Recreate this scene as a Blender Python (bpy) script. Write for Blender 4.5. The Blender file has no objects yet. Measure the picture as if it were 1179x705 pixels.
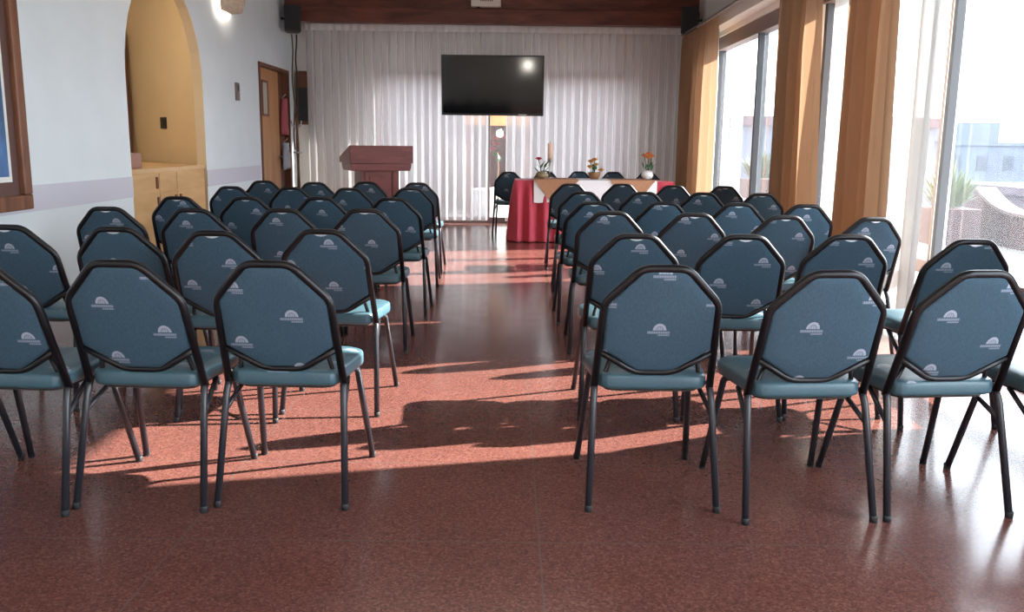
import bpy, bmesh, math, random
from mathutils import Vector, Matrix
R = math.radians
rnd = random.Random(7)
sc = bpy.context.scene
COL = sc.collection
sc.view_settings.view_transform = 'Standard'
sc.view_settings.look = 'None'
sc.view_settings.gamma = 1.0
sc.view_settings.use_curve_mapping = False
sc.view_settings.exposure = 1.0

# ------------------------------------------------------------------ materials
def new_mat(name):
    m = bpy.data.materials.new(name); m.use_nodes = True
    nt = m.node_tree; nt.nodes.clear()
    out = nt.nodes.new('ShaderNodeOutputMaterial')
    return m, nt, out

def inp(node, **kw):
    for k, v in kw.items():
        node.inputs[k.replace('_', ' ')].default_value = v
    return node

def principled(name, col, rough=0.5, metal=0.0, spec=0.5, var=0.0, vscale=20.0, stretch=(1, 1, 1), bump=0.0, bscale=120.0, coat=0.0, sheen=0.0):
    m, nt, out = new_mat(name)
    b = nt.nodes.new('ShaderNodeBsdfPrincipled')
    inp(b, Base_Color=(*col, 1), Roughness=rough, Metallic=metal, Specular_IOR_Level=spec, Coat_Weight=coat, Sheen_Weight=sheen)
    tc = nt.nodes.new('ShaderNodeTexCoord'); mp = nt.nodes.new('ShaderNodeMapping')
    mp.inputs['Scale'].default_value = stretch
    nt.links.new(tc.outputs['Object'], mp.inputs['Vector'])
    if var > 0:
        n = nt.nodes.new('ShaderNodeTexNoise'); inp(n, Scale=vscale, Detail=4.0)
        nt.links.new(mp.outputs[0], n.inputs['Vector'])
        r = nt.nodes.new('ShaderNodeValToRGB')
        r.color_ramp.elements[0].position = .3; r.color_ramp.elements[1].position = .7
        r.color_ramp.elements[0].color = (*[c*(1-var) for c in col], 1)
        r.color_ramp.elements[1].color = (*[min(1, c*(1+var)) for c in col], 1)
        nt.links.new(n.outputs['Fac'], r.inputs[0]); nt.links.new(r.outputs[0], b.inputs['Base Color'])
    if bump > 0:
        n2 = nt.nodes.new('ShaderNodeTexNoise'); inp(n2, Scale=bscale, Detail=3.0)
        nt.links.new(mp.outputs[0], n2.inputs['Vector'])
        bp = nt.nodes.new('ShaderNodeBump'); inp(bp, Strength=bump, Distance=.01)
        nt.links.new(n2.outputs['Fac'], bp.inputs['Height']); nt.links.new(bp.outputs[0], b.inputs['Normal'])
    nt.links.new(b.outputs[0], out.inputs[0])
    return m

def wood(name, c1, c2, rough=.45, scale=3.0, stretch=(1, 1, 1), spec=.4):
    m, nt, out = new_mat(name)
    b = nt.nodes.new('ShaderNodeBsdfPrincipled'); inp(b, Roughness=rough, Specular_IOR_Level=spec)
    tc = nt.nodes.new('ShaderNodeTexCoord'); mp = nt.nodes.new('ShaderNodeMapping'); mp.inputs['Scale'].default_value = stretch
    n = nt.nodes.new('ShaderNodeTexNoise'); inp(n, Scale=scale, Detail=6.0, Distortion=.6)
    r = nt.nodes.new('ShaderNodeValToRGB'); r.color_ramp.elements[0].position = .32; r.color_ramp.elements[1].position = .68
    r.color_ramp.elements[0].color = (*c1, 1); r.color_ramp.elements[1].color = (*c2, 1)
    nt.links.new(tc.outputs['Object'], mp.inputs[0]); nt.links.new(mp.outputs[0], n.inputs['Vector'])
    nt.links.new(n.outputs['Fac'], r.inputs[0]); nt.links.new(r.outputs[0], b.inputs['Base Color']); nt.links.new(b.outputs[0], out.inputs[0])
    return m

def cloth_mat(name, col, transl=.4, clear=0.0, var=.06, stretch=(1, 1, .1)):
    m, nt, out = new_mat(name)
    tc = nt.nodes.new('ShaderNodeTexCoord'); mp = nt.nodes.new('ShaderNodeMapping'); mp.inputs['Scale'].default_value = stretch
    n = nt.nodes.new('ShaderNodeTexNoise'); inp(n, Scale=40.0, Detail=3.0)
    r = nt.nodes.new('ShaderNodeValToRGB')
    r.color_ramp.elements[0].color = (*[c*(1-var) for c in col], 1); r.color_ramp.elements[1].color = (*[min(1, c*(1+var)) for c in col], 1)
    nt.links.new(tc.outputs['Object'], mp.inputs[0]); nt.links.new(mp.outputs[0], n.inputs['Vector']); nt.links.new(n.outputs['Fac'], r.inputs[0])
    d = nt.nodes.new('ShaderNodeBsdfDiffuse'); t = nt.nodes.new('ShaderNodeBsdfTranslucent')
    nt.links.new(r.outputs[0], d.inputs[0]); nt.links.new(r.outputs[0], t.inputs[0])
    mx = nt.nodes.new('ShaderNodeMixShader'); mx.inputs[0].default_value = transl
    nt.links.new(d.outputs[0], mx.inputs[1]); nt.links.new(t.outputs[0], mx.inputs[2]); last = mx
    if clear > 0:
        lw = nt.nodes.new('ShaderNodeLayerWeight'); lw.inputs[0].default_value = .5
        cl = NM(nt)('MULTIPLY', NM(nt)('POWER', NM(nt)('SUBTRACT', 1.0, lw.outputs['Facing']), 2.0), clear)
        tr = nt.nodes.new('ShaderNodeBsdfTransparent'); m2 = nt.nodes.new('ShaderNodeMixShader'); nt.links.new(cl, m2.inputs[0])
        nt.links.new(last.outputs[0], m2.inputs[1]); nt.links.new(tr.outputs[0], m2.inputs[2]); last = m2
    nt.links.new(last.outputs[0], out.inputs[0])
    return m

def emit_mat(name, col, strength):
    m, nt, out = new_mat(name)
    e = nt.nodes.new('ShaderNodeEmission'); e.inputs[0].default_value = (*col, 1); e.inputs[1].default_value = strength
    nt.links.new(e.outputs[0], out.inputs[0]); return m

def glass_mat(name, veil=.08, tint=(1, 1, 1), veilcol=(.85, .92, 1)):
    """clear pane with a pale veil mixed in to imitate outdoor haze and glare"""
    m, nt, out = new_mat(name)
    tr = nt.nodes.new('ShaderNodeBsdfTransparent'); tr.inputs[0].default_value = (*tint, 1)
    gl = nt.nodes.new('ShaderNodeBsdfGlossy'); gl.inputs['Roughness'].default_value = .02
    fr = nt.nodes.new('ShaderNodeFresnel'); fr.inputs[0].default_value = 1.45
    mx = nt.nodes.new('ShaderNodeMixShader')
    ge = nt.nodes.new('ShaderNodeNewGeometry'); M = NM(nt)
    nt.links.new(M('MULTIPLY', fr.outputs[0], M('SUBTRACT', 1.0, ge.outputs['Backfacing'])), mx.inputs[0]); nt.links.new(tr.outputs[0], mx.inputs[1]); nt.links.new(gl.outputs[0], mx.inputs[2])
    tl = nt.nodes.new('ShaderNodeBsdfTranslucent'); tl.inputs[0].default_value = (*veilcol, 1)  # translucent veil added to the pane to paint haze and glare
    n = nt.nodes.new('ShaderNodeTexNoise'); inp(n, Scale=2.5, Detail=5.0)
    mr = nt.nodes.new('ShaderNodeMapRange'); mr.inputs['To Min'].default_value = veil*.6; mr.inputs['To Max'].default_value = veil*1.4
    nt.links.new(n.outputs['Fac'], mr.inputs[0])
    m2 = nt.nodes.new('ShaderNodeMixShader')
    nt.links.new(mr.outputs[0], m2.inputs[0]); nt.links.new(mx.outputs[0], m2.inputs[1]); nt.links.new(tl.outputs[0], m2.inputs[2])
    nt.links.new(m2.outputs[0], out.inputs[0]); return m

class NM:
    """tiny math-node builder"""
    def __init__(s, nt): s.nt = nt
    def __call__(s, op, a, b=None, c=None):
        n = s.nt.nodes.new('ShaderNodeMath'); n.operation = op
        for i, v in enumerate((a, b, c)):
            if v is None: continue
            if isinstance(v, (int, float)): n.inputs[i].default_value = v
            else: s.nt.links.new(v, n.inputs[i])
        return n.outputs[0]
    def between(s, x, lo, hi): return s('MULTIPLY', s('GREATER_THAN', x, lo), s('LESS_THAN', x, hi))

def chair_fabric(name, col, axis_v, rough, spec):
    """blue woven cover printed with small pale emblems: a half dome over two short lines"""
    m, nt, out = new_mat(name); M = NM(nt); L = nt.links
    tc = nt.nodes.new('ShaderNodeTexCoord'); sp = nt.nodes.new('ShaderNodeSeparateXYZ'); L.new(tc.outputs['Object'], sp.inputs[0])
    at = nt.nodes.new('ShaderNodeAttribute'); at.attribute_type = 'OBJECT'; at.attribute_name = 'print_offset'
    so = nt.nodes.new('ShaderNodeSeparateXYZ'); L.new(at.outputs['Vector'], so.inputs[0])
    u = M('SUBTRACT', sp.outputs['X'], so.outputs['X']); v = M('SUBTRACT', sp.outputs[axis_v], so.outputs['Y'])
    masks = []
    for du, dv in ((0, 0), (.185, .1)):
        x = M('WRAP', M('SUBTRACT', u, du), .185, -.185); y = M('WRAP', M('SUBTRACT', v, dv), .1, -.1)
        r = M('SQRT', M('ADD', M('MULTIPLY', x, x), M('MULTIPLY', M('MULTIPLY', y, y), .8)))
        dome = M('MULTIPLY', M('LESS_THAN', r, .0225), M('GREATER_THAN', y, 0))
        arc = M('SUBTRACT', 1.0, M('MULTIPLY', M.between(r, .0115, .0145), .55))
        ribs = M('SUBTRACT', 1.0, M('MULTIPLY', M('MULTIPLY', M('LESS_THAN', r, .0115), M('GREATER_THAN', M('SINE', M('MULTIPLY', x, 900)), .2)), .5))
        dome = M('MULTIPLY', dome, M('MULTIPLY', arc, ribs))
        let = M('ADD', .28, M('MULTIPLY', M('GREATER_THAN', M('SINE', M('MULTIPLY', x, 1050)), -.2), .42))
        t1 = M('MULTIPLY', M('MULTIPLY', M.between(x, -.040, .036), M.between(y, -.0125, -.0035)), let)
        t2 = M('MULTIPLY', M('MULTIPLY', M.between(x, -.004, .036), M.between(y, -.0205, -.0150)), let)
        masks.append(M('MAXIMUM', dome, M('MAXIMUM', t1, t2)))
    mask = M('MULTIPLY', M('MAXIMUM', masks[0], masks[1]), .75)
    if axis_v == 'Y':
        sn_ = nt.nodes.new('ShaderNodeSeparateXYZ'); L.new(tc.outputs['Normal'], sn_.inputs[0]); mask = M('MULTIPLY', mask, M('GREATER_THAN', sn_.outputs['Z'], .55))
    mp = nt.nodes.new('ShaderNodeMapping'); mp.inputs['Scale'].default_value = (260, 260, 12) if axis_v == 'Z' else (260, 12, 260)
    L.new(tc.outputs['Object'], mp.inputs[0])
    n = nt.nodes.new('ShaderNodeTexNoise'); inp(n, Scale=1.0, Detail=2.0); L.new(mp.outputs[0], n.inputs['Vector'])
    rp = nt.nodes.new('ShaderNodeValToRGB'); rp.color_ramp.elements[0].position = .25; rp.color_ramp.elements[1].position = .75
    rp.color_ramp.elements[0].color = (*[c*.8 for c in col], 1); rp.color_ramp.elements[1].color = (*[c*1.2 for c in col], 1)
    L.new(n.outputs['Fac'], rp.inputs[0])
    mx = nt.nodes.new('ShaderNodeMixRGB'); mx.inputs[2].default_value = (.40, .44, .54, 1)
    L.new(mask, mx.inputs[0]); L.new(rp.outputs[0], mx.inputs[1])
    b = nt.nodes.new('ShaderNodeBsdfPrincipled'); inp(b, Roughness=rough, Specular_IOR_Level=spec)
    L.new(mx.outputs[0], b.inputs['Base Color']); L.new(b.outputs[0], out.inputs[0])
    return m

def terrazzo():
    m, nt, out = new_mat('terrazzo'); L = nt.links
    tc = nt.nodes.new('ShaderNodeTexCoord')
    base = (.155, .061, .049)
    v = nt.nodes.new('ShaderNodeTexVoronoi'); inp(v, Scale=150.0); L.new(tc.outputs['Object'], v.inputs['Vector'])
    sep = nt.nodes.new('ShaderNodeSeparateColor'); L.new(v.outputs['Color'], sep.inputs[0])
    r = nt.nodes.new('ShaderNodeValToRGB'); e = r.color_ramp.elements
    e[0].position = 0; e[0].color = (base[0]*.62, base[1]*.66, base[2]*.7, 1)
    e[1].position = 1; e[1].color = (base[0]*1.35, base[1]*1.5, base[2]*1.5, 1)
    k = e.new(.2); k.color = (base[0]*.8, base[1]*.8, base[2]*.8, 1); k = e.new(.78); k.color = (base[0]*1.12, base[1]*1.1, base[2]*1.1, 1)
    L.new(sep.outputs[0], r.inputs[0])
    n = nt.nodes.new('ShaderNodeTexNoise'); inp(n, Scale=2.2, Detail=4.0); L.new(tc.outputs['Object'], n.inputs['Vector'])
    mr = nt.nodes.new('ShaderNodeMapRange'); inp(mr, To_Min=.82, To_Max=1.18); L.new(n.outputs['Fac'], mr.inputs[0])
    mul = nt.nodes.new('ShaderNodeMixRGB'); mul.blend_type = 'MULTIPLY'; mul.inputs[0].default_value = 1.0
    L.new(r.outputs[0], mul.inputs[1]); L.new(mr.outputs[0], mul.inputs[2])
    # slab joints
    M = NM(nt); sp = nt.nodes.new('ShaderNodeSeparateXYZ'); L.new(tc.outputs['Object'], sp.inputs[0])
    jx = M('LESS_THAN', M('ABSOLUTE', M('WRAP', M('SUBTRACT', sp.outputs['X'], .11), .57, -.57)), .003)
    jy = M('LESS_THAN', M('ABSOLUTE', M('WRAP', M('SUBTRACT', sp.outputs['Y'], 2.64), .35, -.35)), .003)
    j = M('MULTIPLY', M('MAXIMUM', jx, jy), .8)
    jm = nt.nodes.new('ShaderNodeMixRGB'); jm.inputs[2].default_value = (.13, .085, .075, 1); L.new(j, jm.inputs[0]); L.new(mul.outputs[0], jm.inputs[1])
    b = nt.nodes.new('ShaderNodeBsdfPrincipled'); inp(b, Specular_IOR_Level=.34, Coat_Weight=.08, Coat_Roughness=.08)
    n2 = nt.nodes.new('ShaderNodeTexNoise'); inp(n2, Scale=5.0, Detail=3.0); L.new(tc.outputs['Object'], n2.inputs['Vector'])
    m2 = nt.nodes.new('ShaderNodeMapRange'); inp(m2, To_Min=.14, To_Max=.26); L.new(n2.outputs['Fac'], m2.inputs[0]); L.new(m2.outputs[0], b.inputs['Roughness'])
    L.new(jm.outputs[0], b.inputs['Base Color']); L.new(b.outputs[0], out.inputs[0])
    return m

MT = dict(
    floor=terrazzo(),
    wall=principled('white_plaster', (.75, .81, .83), .85, var=.02, vscale=3, bump=.08, bscale=60),
    walle=principled('cream_plaster', (.84, .80, .74), .85, var=.02, vscale=3),
    band=principled('lilac_paint', (.62, .61, .68), .8),
    beige=principled('beige_plaster', (.60, .49, .34), .85, var=.03, vscale=3),
    ceil=wood('dark_ceiling_boards', (.035, .010, .007), (.10, .028, .018), .45, 2.5, (12, .6, 1)),
    beam=wood('mahogany_beam', (.085, .020, .012), (.21, .055, .032), .4, 2.2, (.8, 4, 5)),
    doorw=wood('orange_door_veneer', (.44, .20, .075), (.58, .29, .12), .45, 2.0, (6, 6, .7)),
    doorf=wood('dark_door_frame', (.12, .04, .022), (.2, .07, .035), .45, 3, (6, 6, .7)),
    pine=wood('pine_cabinet', (.58, .34, .14), (.70, .44, .20), .45, 2.2, (4, .8, 5)),
    pinetop=wood('pine_counter', (.62, .40, .20), (.72, .49, .26), .4, 2.2, (4, .8, 5)),
    picf=wood('brown_picture_frame', (.13, .05, .026), (.26, .11, .055), .4, 3, (5, 5, .8)),
    black=principled('black_plastic', (.012, .013, .015), .45),
    grille=principled('black_speaker_grille', (.02, .021, .024), .7, bump=.5, bscale=400),
    frame=principled('chair_black_enamel', (.006, .006, .008), .36, spec=.4),
    leg=principled('chair_leg_dark_enamel', (.020, .022, .029), .3, spec=.5),
    rubber=principled('leg_tip_rubber', (.022, .023, .027), .6),
    glint=principled('pale_glint', (.62, .66, .70), .25, metal=.3),
    back=chair_fabric('blue_back_fabric', (.043, .084, .120), 'Z', .75, .25),
    seat=chair_fabric('blue_seat_fabric', (.048, .105, .135), 'Y', .36, .5),
    under=principled('seat_underside_board', (.03, .026, .024), .8),
    sheer=cloth_mat('back_sheer', (.82, .79, .79), .36, .34),
    headband=cloth_mat('sheer_heading_band', (.80, .77, .76), .12, 0),
    wsheer=cloth_mat('window_sheer', (.72, .70, .67), .22, .06),
    orange=cloth_mat('orange_curtain', (.40, .245, .150), .26, 0, .1),
    alum=principled('window_aluminium', (.06, .06, .064), .6, spec=.2),
    alumlight=principled('window_pale_aluminium', (.15, .15, .155), .6, spec=.2),
    alumb=principled('window_brown_rail', (.20, .15, .14), .5),
    white=principled('white_paint', (.80, .80, .78), .6),
    cream=principled('cream_pelmet', (.82, .77, .70), .7),
    glass=glass_mat('veiled_window_glass', .012),
    glassb=glass_mat('back_door_glass', .01, (.97, .97, .97)),
    screen=principled('tv_screen', (.003, .003, .004), .075, spec=.4),
    mahog=wood('lectern_mahogany', (.17, .038, .032), (.25, .062, .05), .35, 2.5, (1, 4, 4)),
    red=principled('red_skirt_cloth', (.50, .045, .075), .8, var=.05, vscale=30, sheen=.2),
    linen=principled('white_linen', (.82, .80, .80), .85),
    tcloth=principled('orange_brown_cloth', (.40, .20, .105), .8, var=.06, vscale=40),
    ttop=principled('table_top_laminate', (.2, .12, .07), .5),
    steel=principled('brushed_steel', (.55, .55, .56), .3, metal=1.0),
    green=principled('leaf_green', (.03, .11, .045), .5),
    rose=principled('rose_red_petal', (.45, .02, .06), .6),
    shrubred=principled('dull_red_petal', (.20, .035, .04), .7),
    gold=principled('golden_petal', (.62, .30, .06), .6),
    oran=principled('orange_petal', (.70, .26, .06), .6),
    wicker=principled('brown_basket', (.25, .12, .05), .7, var=.3, vscale=90),
    ceram=principled('white_ceramic', (.75, .76, .78), .2),
    clay=principled('brown_clay_pot', (.30, .24, .13), .5),
    wax=principled('peach_candle_wax', (.80, .58, .44), .5),
    stone=principled('sconce_stone', (.62, .50, .38), .8, var=.18, vscale=25, bump=.3, bscale=40),
    terr=principled('terrace_paving', (.13, .125, .12), .8, var=.05, vscale=4),
    brick=principled('terracotta_parapet', (.040, .011, .013), .85, var=.25, vscale=14),
    coping=principled('pale_coping', (.12, .08, .078), .8),
    hazeb=principled('far_building_blue_grey', (.055, .075, .11), .9, var=.1, vscale=.4),  # outdoor haze is painted into these bluish far colours
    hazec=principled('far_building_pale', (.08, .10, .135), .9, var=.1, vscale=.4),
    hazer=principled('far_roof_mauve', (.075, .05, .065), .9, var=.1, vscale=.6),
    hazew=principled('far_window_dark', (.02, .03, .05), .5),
    bush=principled('outdoor_leaves', (.075, .105, .035), .7),
    bushd=principled('outdoor_dark_leaves', (.03, .06, .03), .7),
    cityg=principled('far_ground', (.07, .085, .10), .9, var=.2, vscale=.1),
    maroon=principled('maroon_cloth', (.16, .035, .04), .85),
    pink=principled('rose_cloth', (.42, .10, .12), .85),
    silver=principled('pale_blue_cloth', (.50, .54, .62), .6),
    brown=principled('brown_rope', (.16, .085, .04), .8, var=.3, vscale=60),
    bulb=emit_mat('flash_lamp_glow', (1, .93, .82), 55.0),
    tube=emit_mat('ceiling_fill_glow', (1, .94, .87), 8.0),
    filldim=emit_mat('ceiling_fill_glow_dim', (1, .92, .84), 5.0),
    warm=emit_mat('warm_bulb_lit', (1, .84, .60), 52.0),
    sconceb=emit_mat('sconce_bulb_lit', (1, .90, .76), 80.0),
    sky1=principled('painting_blue', (.06, .16, .36), .5, var=.5, vscale=4),
    mat=principled('painting_mat_board', (.78, .80, .76), .8),
    matb=principled('painting_brown_board', (.11, .05, .04), .6),
)

# ------------------------------------------------------------------ mesh helpers
def link(name, me, mat, parent=None, loc=(0, 0, 0), rotz=0):
    o = bpy.data.objects.new(name, me); COL.objects.link(o)
    if mat is not None: me.materials.append(MT[mat] if isinstance(mat, str) else mat)
    o.parent = parent; o.location = loc; o.rotation_euler = (0, 0, rotz)
    return o

def fin(bm, name, mat, parent=None, smooth=False, loc=(0, 0, 0), rotz=0, extra=()):
    bmesh.ops.recalc_face_normals(bm, faces=bm.faces)
    me = bpy.data.meshes.new(name); bm.to_mesh(me); bm.free()
    if smooth:
        for p in me.polygons: p.use_smooth = True
    o = link(name, me, mat, parent, loc, rotz)
    for x in extra: me.materials.append(MT[x])
    return o

def tag(o, label, cat, group=None):
    o['label'] = label; o['category'] = cat
    if group: o['group'] = group
    return o
def struct(o): o['kind'] = 'structure'; return o
def thing(name, label, cat, loc=(0, 0, 0), rotz=0, group=None):
    o = bpy.data.objects.new(name, None); COL.objects.link(o); o.location = loc; o.rotation_euler = (0, 0, rotz)
    o.empty_display_size = .1
    return tag(o, label, cat, group)

def add_box(bm, lo, hi, bevel=0.0, mi=0):
    vs = [bm.verts.new((x, y, z)) for x in (lo[0], hi[0]) for y in (lo[1], hi[1]) for z in (lo[2], hi[2])]
    fs = [(0, 1, 3, 2), (4, 6, 7, 5), (0, 4, 5, 1), (2, 3, 7, 6), (0, 2, 6, 4), (1, 5, 7, 3)]
    faces = [bm.faces.new([vs[i] for i in f]) for f in fs]
    for f in faces: f.material_index = mi
    if bevel > 0:
        es = list({e for f in faces for e in f.edges})
        bmesh.ops.bevel(bm, geom=es, offset=bevel, segments=2, affect='EDGES', profile=.6)
def box(name, lo, hi, mat, parent=None, bevel=0.0, **k):
    bm = bmesh.new(); add_box(bm, lo, hi, bevel); return fin(bm, name, mat, parent, **k)

def fillet(pts, r, seg=4):
    pts = [Vector(p) for p in pts]; out = [pts[0]]
    for i in range(1, len(pts)-1):
        p, a, b = pts[i], pts[i-1], pts[i+1]
        d1, d2 = (a-p), (b-p); l = min(r, d1.length*.45, d2.length*.45)
        s, e = p+d1.normalized()*l, p+d2.normalized()*l
        for k in range(seg+1):
            t = k/seg; out.append(s*(1-t)**2+p*2*t*(1-t)+e*t*t)
    out.append(pts[-1]); return out

def add_tube(bm, pts, rad, n=8, radii=None, cap=True):
    pts = [Vector(p) for p in pts]; rings = []
    t0 = (pts[1]-pts[0]).normalized()
    up = Vector((0, 1, 0)) if abs(t0.y) < .9 else Vector((1, 0, 0))
    nx = t0.cross(up).normalized()
    for i, p in enumerate(pts):
        t = ((pts[i+1]-p) if i == 0 else (p-pts[i-1]) if i == len(pts)-1 else (pts[i+1]-pts[i-1])).normalized()
        nx = (nx-t*nx.dot(t)).normalized(); ny = t.cross(nx)
        r = radii[i] if radii else rad
        rings.append([bm.verts.new(p+(nx*math.cos(2*math.pi*k/n)+ny*math.sin(2*math.pi*k/n))*r) for k in range(n)])
    for a, b in zip(rings, rings[1:]):
        for k in range(n): bm.faces.new((a[k], a[(k+1) % n], b[(k+1) % n], b[k]))
    if cap:
        bm.faces.new(rings[0][::-1]); bm.faces.new(rings[-1])
def tube(name, pts, rad, mat, parent=None, n=8, **k):
    bm = bmesh.new(); add_tube(bm, pts, rad, n); return fin(bm, name, mat, parent, smooth=True, **k)

def add_lathe(bm, prof, n=20, c=(0, 0, 0)):
    rings = []
    for r, z in prof:
        rings.append([bm.verts.new((c[0]+max(r, 1e-4)*math.cos(2*math.pi*k/n), c[1]+max(r, 1e-4)*math.sin(2*math.pi*k/n), c[2]+z)) for k in range(n)])
    for a, b in zip(rings, rings[1:]):
        for k in range(n): bm.faces.new((a[k], a[(k+1) % n], b[(k+1) % n], b[k]))
    bm.faces.new(rings[0][::-1]); bm.faces.new(rings[-1])
def lathe(name, prof, mat, parent=None, n=20, c=(0, 0, 0), **k):
    bm = bmesh.new(); add_lathe(bm, prof, n, c); return fin(bm, name, mat, parent, smooth=True, **k)

def add_prism(bm, poly, axis, a, b, bevel=0.0):
    """extrude a closed polygon (list of 2D points) along an axis between a and b"""
    def P(p, t):
        return {'x': (t, p[0], p[1]), 'y': (p[0], t, p[1]), 'z': (p[0], p[1], t)}[axis]
    A = [bm.verts.new(P(p, a)) for p in poly]; B = [bm.verts.new(P(p, b)) for p in poly]
    fa = bm.faces.new(A); fb = bm.faces.new(B[::-1]); n = len(poly)
    for i in range(n): bm.faces.new((A[i], A[(i+1) % n], B[(i+1) % n], B[i]))
    if bevel > 0:
        es = list(set(fa.edges) | set(fb.edges))
        bmesh.ops.bevel(bm, geom=es, offset=bevel, segments=3, affect='EDGES', profile=.6)
def prism(name, poly, axis, a, b, mat, parent=None, bevel=0.0, **k):
    bm = bmesh.new(); add_prism(bm, poly, axis, a, b, bevel); return fin(bm, name, mat, parent, **k)

def panel_with_hole(name, plane, u0, u1, z0, z1, outline, t0, t1, mat):
    """wall slab with one opening; outline = closed (u,z) polygon that touches the bottom edge at its first and last point"""
    poly = [(u0, z0), (outline[0][0], z0)] + list(outline[1:-1]) + [(outline[-1][0], z0), (u1, z0), (u1, z1), (u0, z1)]
    return prism(name, poly, plane, t0, t1, mat)

# ------------------------------------------------------------------ room shell
XL, XR, YB, YR, ZC = -3.3, 2.75, 14.05, -5.0, 3.75
struct(box('floor', (-6.2, YR-.2, -.12), (XR+.12, YB+.2, 0), 'floor'))
struct(box('ceiling', (-6.2, YR-.2, ZC), (XR+.3, YB+.2, ZC+.12), 'ceil'))

# left wall: plaster with an arched opening onto a small service bay and a door opening near the back
AC, AR, AZ = 8.82, .975, 1.82
arch = [(AC-AR, 0), (AC-AR, AZ)]+[(AC-AR*math.cos(R(a)), AZ+AR*math.sin(R(a))) for a in range(10, 180, 10)]+[(AC+AR, AZ), (AC+AR, 0)]
DY0, DY1, DZ = 11.98, 13.56, 2.27
poly = [(YR-.1, 0), arch[0]] + arch[1:-1] + [arch[-1], (DY0, 0), (DY0, DZ), (DY1, DZ), (DY1, 0), (YB+.1, 0), (YB+.1, ZC), (YR-.1, ZC)]
wl_ = struct(prism('wall_left', poly, 'x', XL-.10, XL, 'wall'))
wl_.data.materials.append(MT['beige'])
for p in wl_.data.polygons:
    if abs(p.normal.x) < .5 and AC-AR-.01 < p.center.y < AC+AR+.01 and 0 < p.center.z < 3: p.material_index = 1
for i, (a, b) in enumerate(((YR, AC-AR), (AC+AR, DY0-.07))):
    struct(box('trim_%d' % (i+1), (XL, a, .745), (XL+.006, b, .925), 'band'))
# service bay behind the arch
struct(prism('wall_bay_diagonal', [(-3.41, 9.86), (-4.75, 11.20), (-4.68, 11.27), (-3.41, 10.0)], 'z', 0, 2.95, 'beige'))
struct(box('wall_bay_far', (-6.1, 11.05, 0), (-4.74, 11.2, 2.95), 'beige'))
struct(box('wall_bay_side', (-6.2, 7.0, 0), (-6.05, 12.75, 2.95), 'beige'))
struct(box('wall_bay_near', (-6.1, 7.0, 0), (-3.41, 7.12, 2.95), 'beige'))
struct(box('ceiling_bay', (-6.1, 7.0, 2.95), (-3.41, 12.9, 3.03), 'walle'))
struct(box('trim_3', (-4.70, 10.86, .98), (-4.57, 10.95, 2.5), 'doorf'))

# back wall with a wide glazed opening behind the sheers
bw = [(XL-.2, 0), (-2.1, 0), (-2.1, 2.35), (1.9, 2.35), (1.9, 0), (XR+.2, 0), (XR+.2, ZC), (XL-.2, ZC)]
struct(prism('wall_back', bw, 'y', YB, YB+.2, 'walle'))
w = struct(box('window_3', (-2.1, YB+.06, 0), (1.9, YB+.13, .09), 'alumb'))
def bar(lo, hi, mat, par, nm='window_frame'): o = box(nm, lo, hi, mat, par); return o
bar((-2.1, YB+.06, 2.28), (1.9, YB+.13, 2.35), 'alumb', w)
for x in (-2.1, -1.13, -.36, .40, 1.2, 1.83): bar((x, YB+.06, .09), (x+.06, YB+.13, 2.28), 'alumb', w)
box('window_glass', (-2.1, YB+.09, .09), (1.9, YB+.098, 2.28), 'glassb', w)
# wooden beam across the back, boards above the curtain
bm = bmesh.new()
add_box(bm, (XL, 13.50, 3.17), (XR, 13.62, ZC)); add_box(bm, (XL, 13.44, 2.965), (XR, 13.64, 3.17), .008)
struct(fin(bm, 'beam_back', 'beam'))
struct(box('wall_rear', (XL-.2, YR-.2, 0), (XR+.2, YR, ZC), 'walle'))

# right wall: window band between piers
def wall_r(nm, y0, y1, z0, z1, mat='wall', x1=None): return struct(box(nm, (XR, y0, z0), (x1 or XR+.25, y1, z1), mat))
bm = bmesh.new()
add_box(bm, (XR, YR-.2, 2.66), (XR+.25, YB+.2, ZC))
for a, b in ((12.35, YB+.2), (8.22, 8.55), (2.62, 4.0), (YR-.2, -3.4)): add_box(bm, (XR, a, 0), (XR+.25, b, 2.66))
struct(fin(bm, 'wall_right', 'walle'))
struct(box('trim_4', (XR-.16, 4.0, 2.72), (XR, 12.4, 2.90), 'cream', bevel=.01))       # pelmet above the windows
tube_r = struct(tube('trim_5', [(2.50, 4.3, 2.83), (2.50, 13.4, 2.83)], .014, 'alumb'))  # curtain rail
def window(nm, y0, y1, stiles, rail_z=.46):
    w = struct(box(nm, (XR+.05, y0, 0), (XR+.15, y1, .07), 'alum'))
    bar((XR+.02, y0, 2.5), (XR+.16, y1, 2.66), 'alumb', w)
    for (a, b, x0, x1, m) in stiles: bar((XR+x0, a, .07), (XR+x1, b, 2.5), m, w)
    bar((XR+.07, y0, rail_z-.045), (XR+.13, y1, rail_z+.045), 'alumb', w, 'window_rail')
    box('window_glass', (XR+.096, y0, .07), (XR+.102, y1, 2.5), 'glass', w)
    return w
window('window_1', 8.55, 12.35, [(8.55, 8.62, .05, .15, 'alum'), (10.26, 10.32, .03, .09, 'alum'), (10.33, 10.40, .10, .16, 'alum'), (12.27, 12.35, .05, .15, 'alum')])
window('window_2', 4.0, 8.22, [(4.0, 4.06, .05, .15, 'alum'), (5.72, 5.765, .02, .07, 'alumlight'), (5.766, 5.79, .05, .09, 'black'), (5.79, 5.86, .06, .12, 'white'), (5.861, 5.885, .07, .13, 'black'), (5.885, 5.98, .10, .17, 'alumlight'), (8.15, 8.22, .05, .15, 'alum')])
window('window_4', -3.4, 2.62, [(-3.4, -3.33, .05, .15, 'alum'), (-.4, -.33, .05, .15, 'alum'), (2.55, 2.62, .05, .15, 'alum')])

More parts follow.
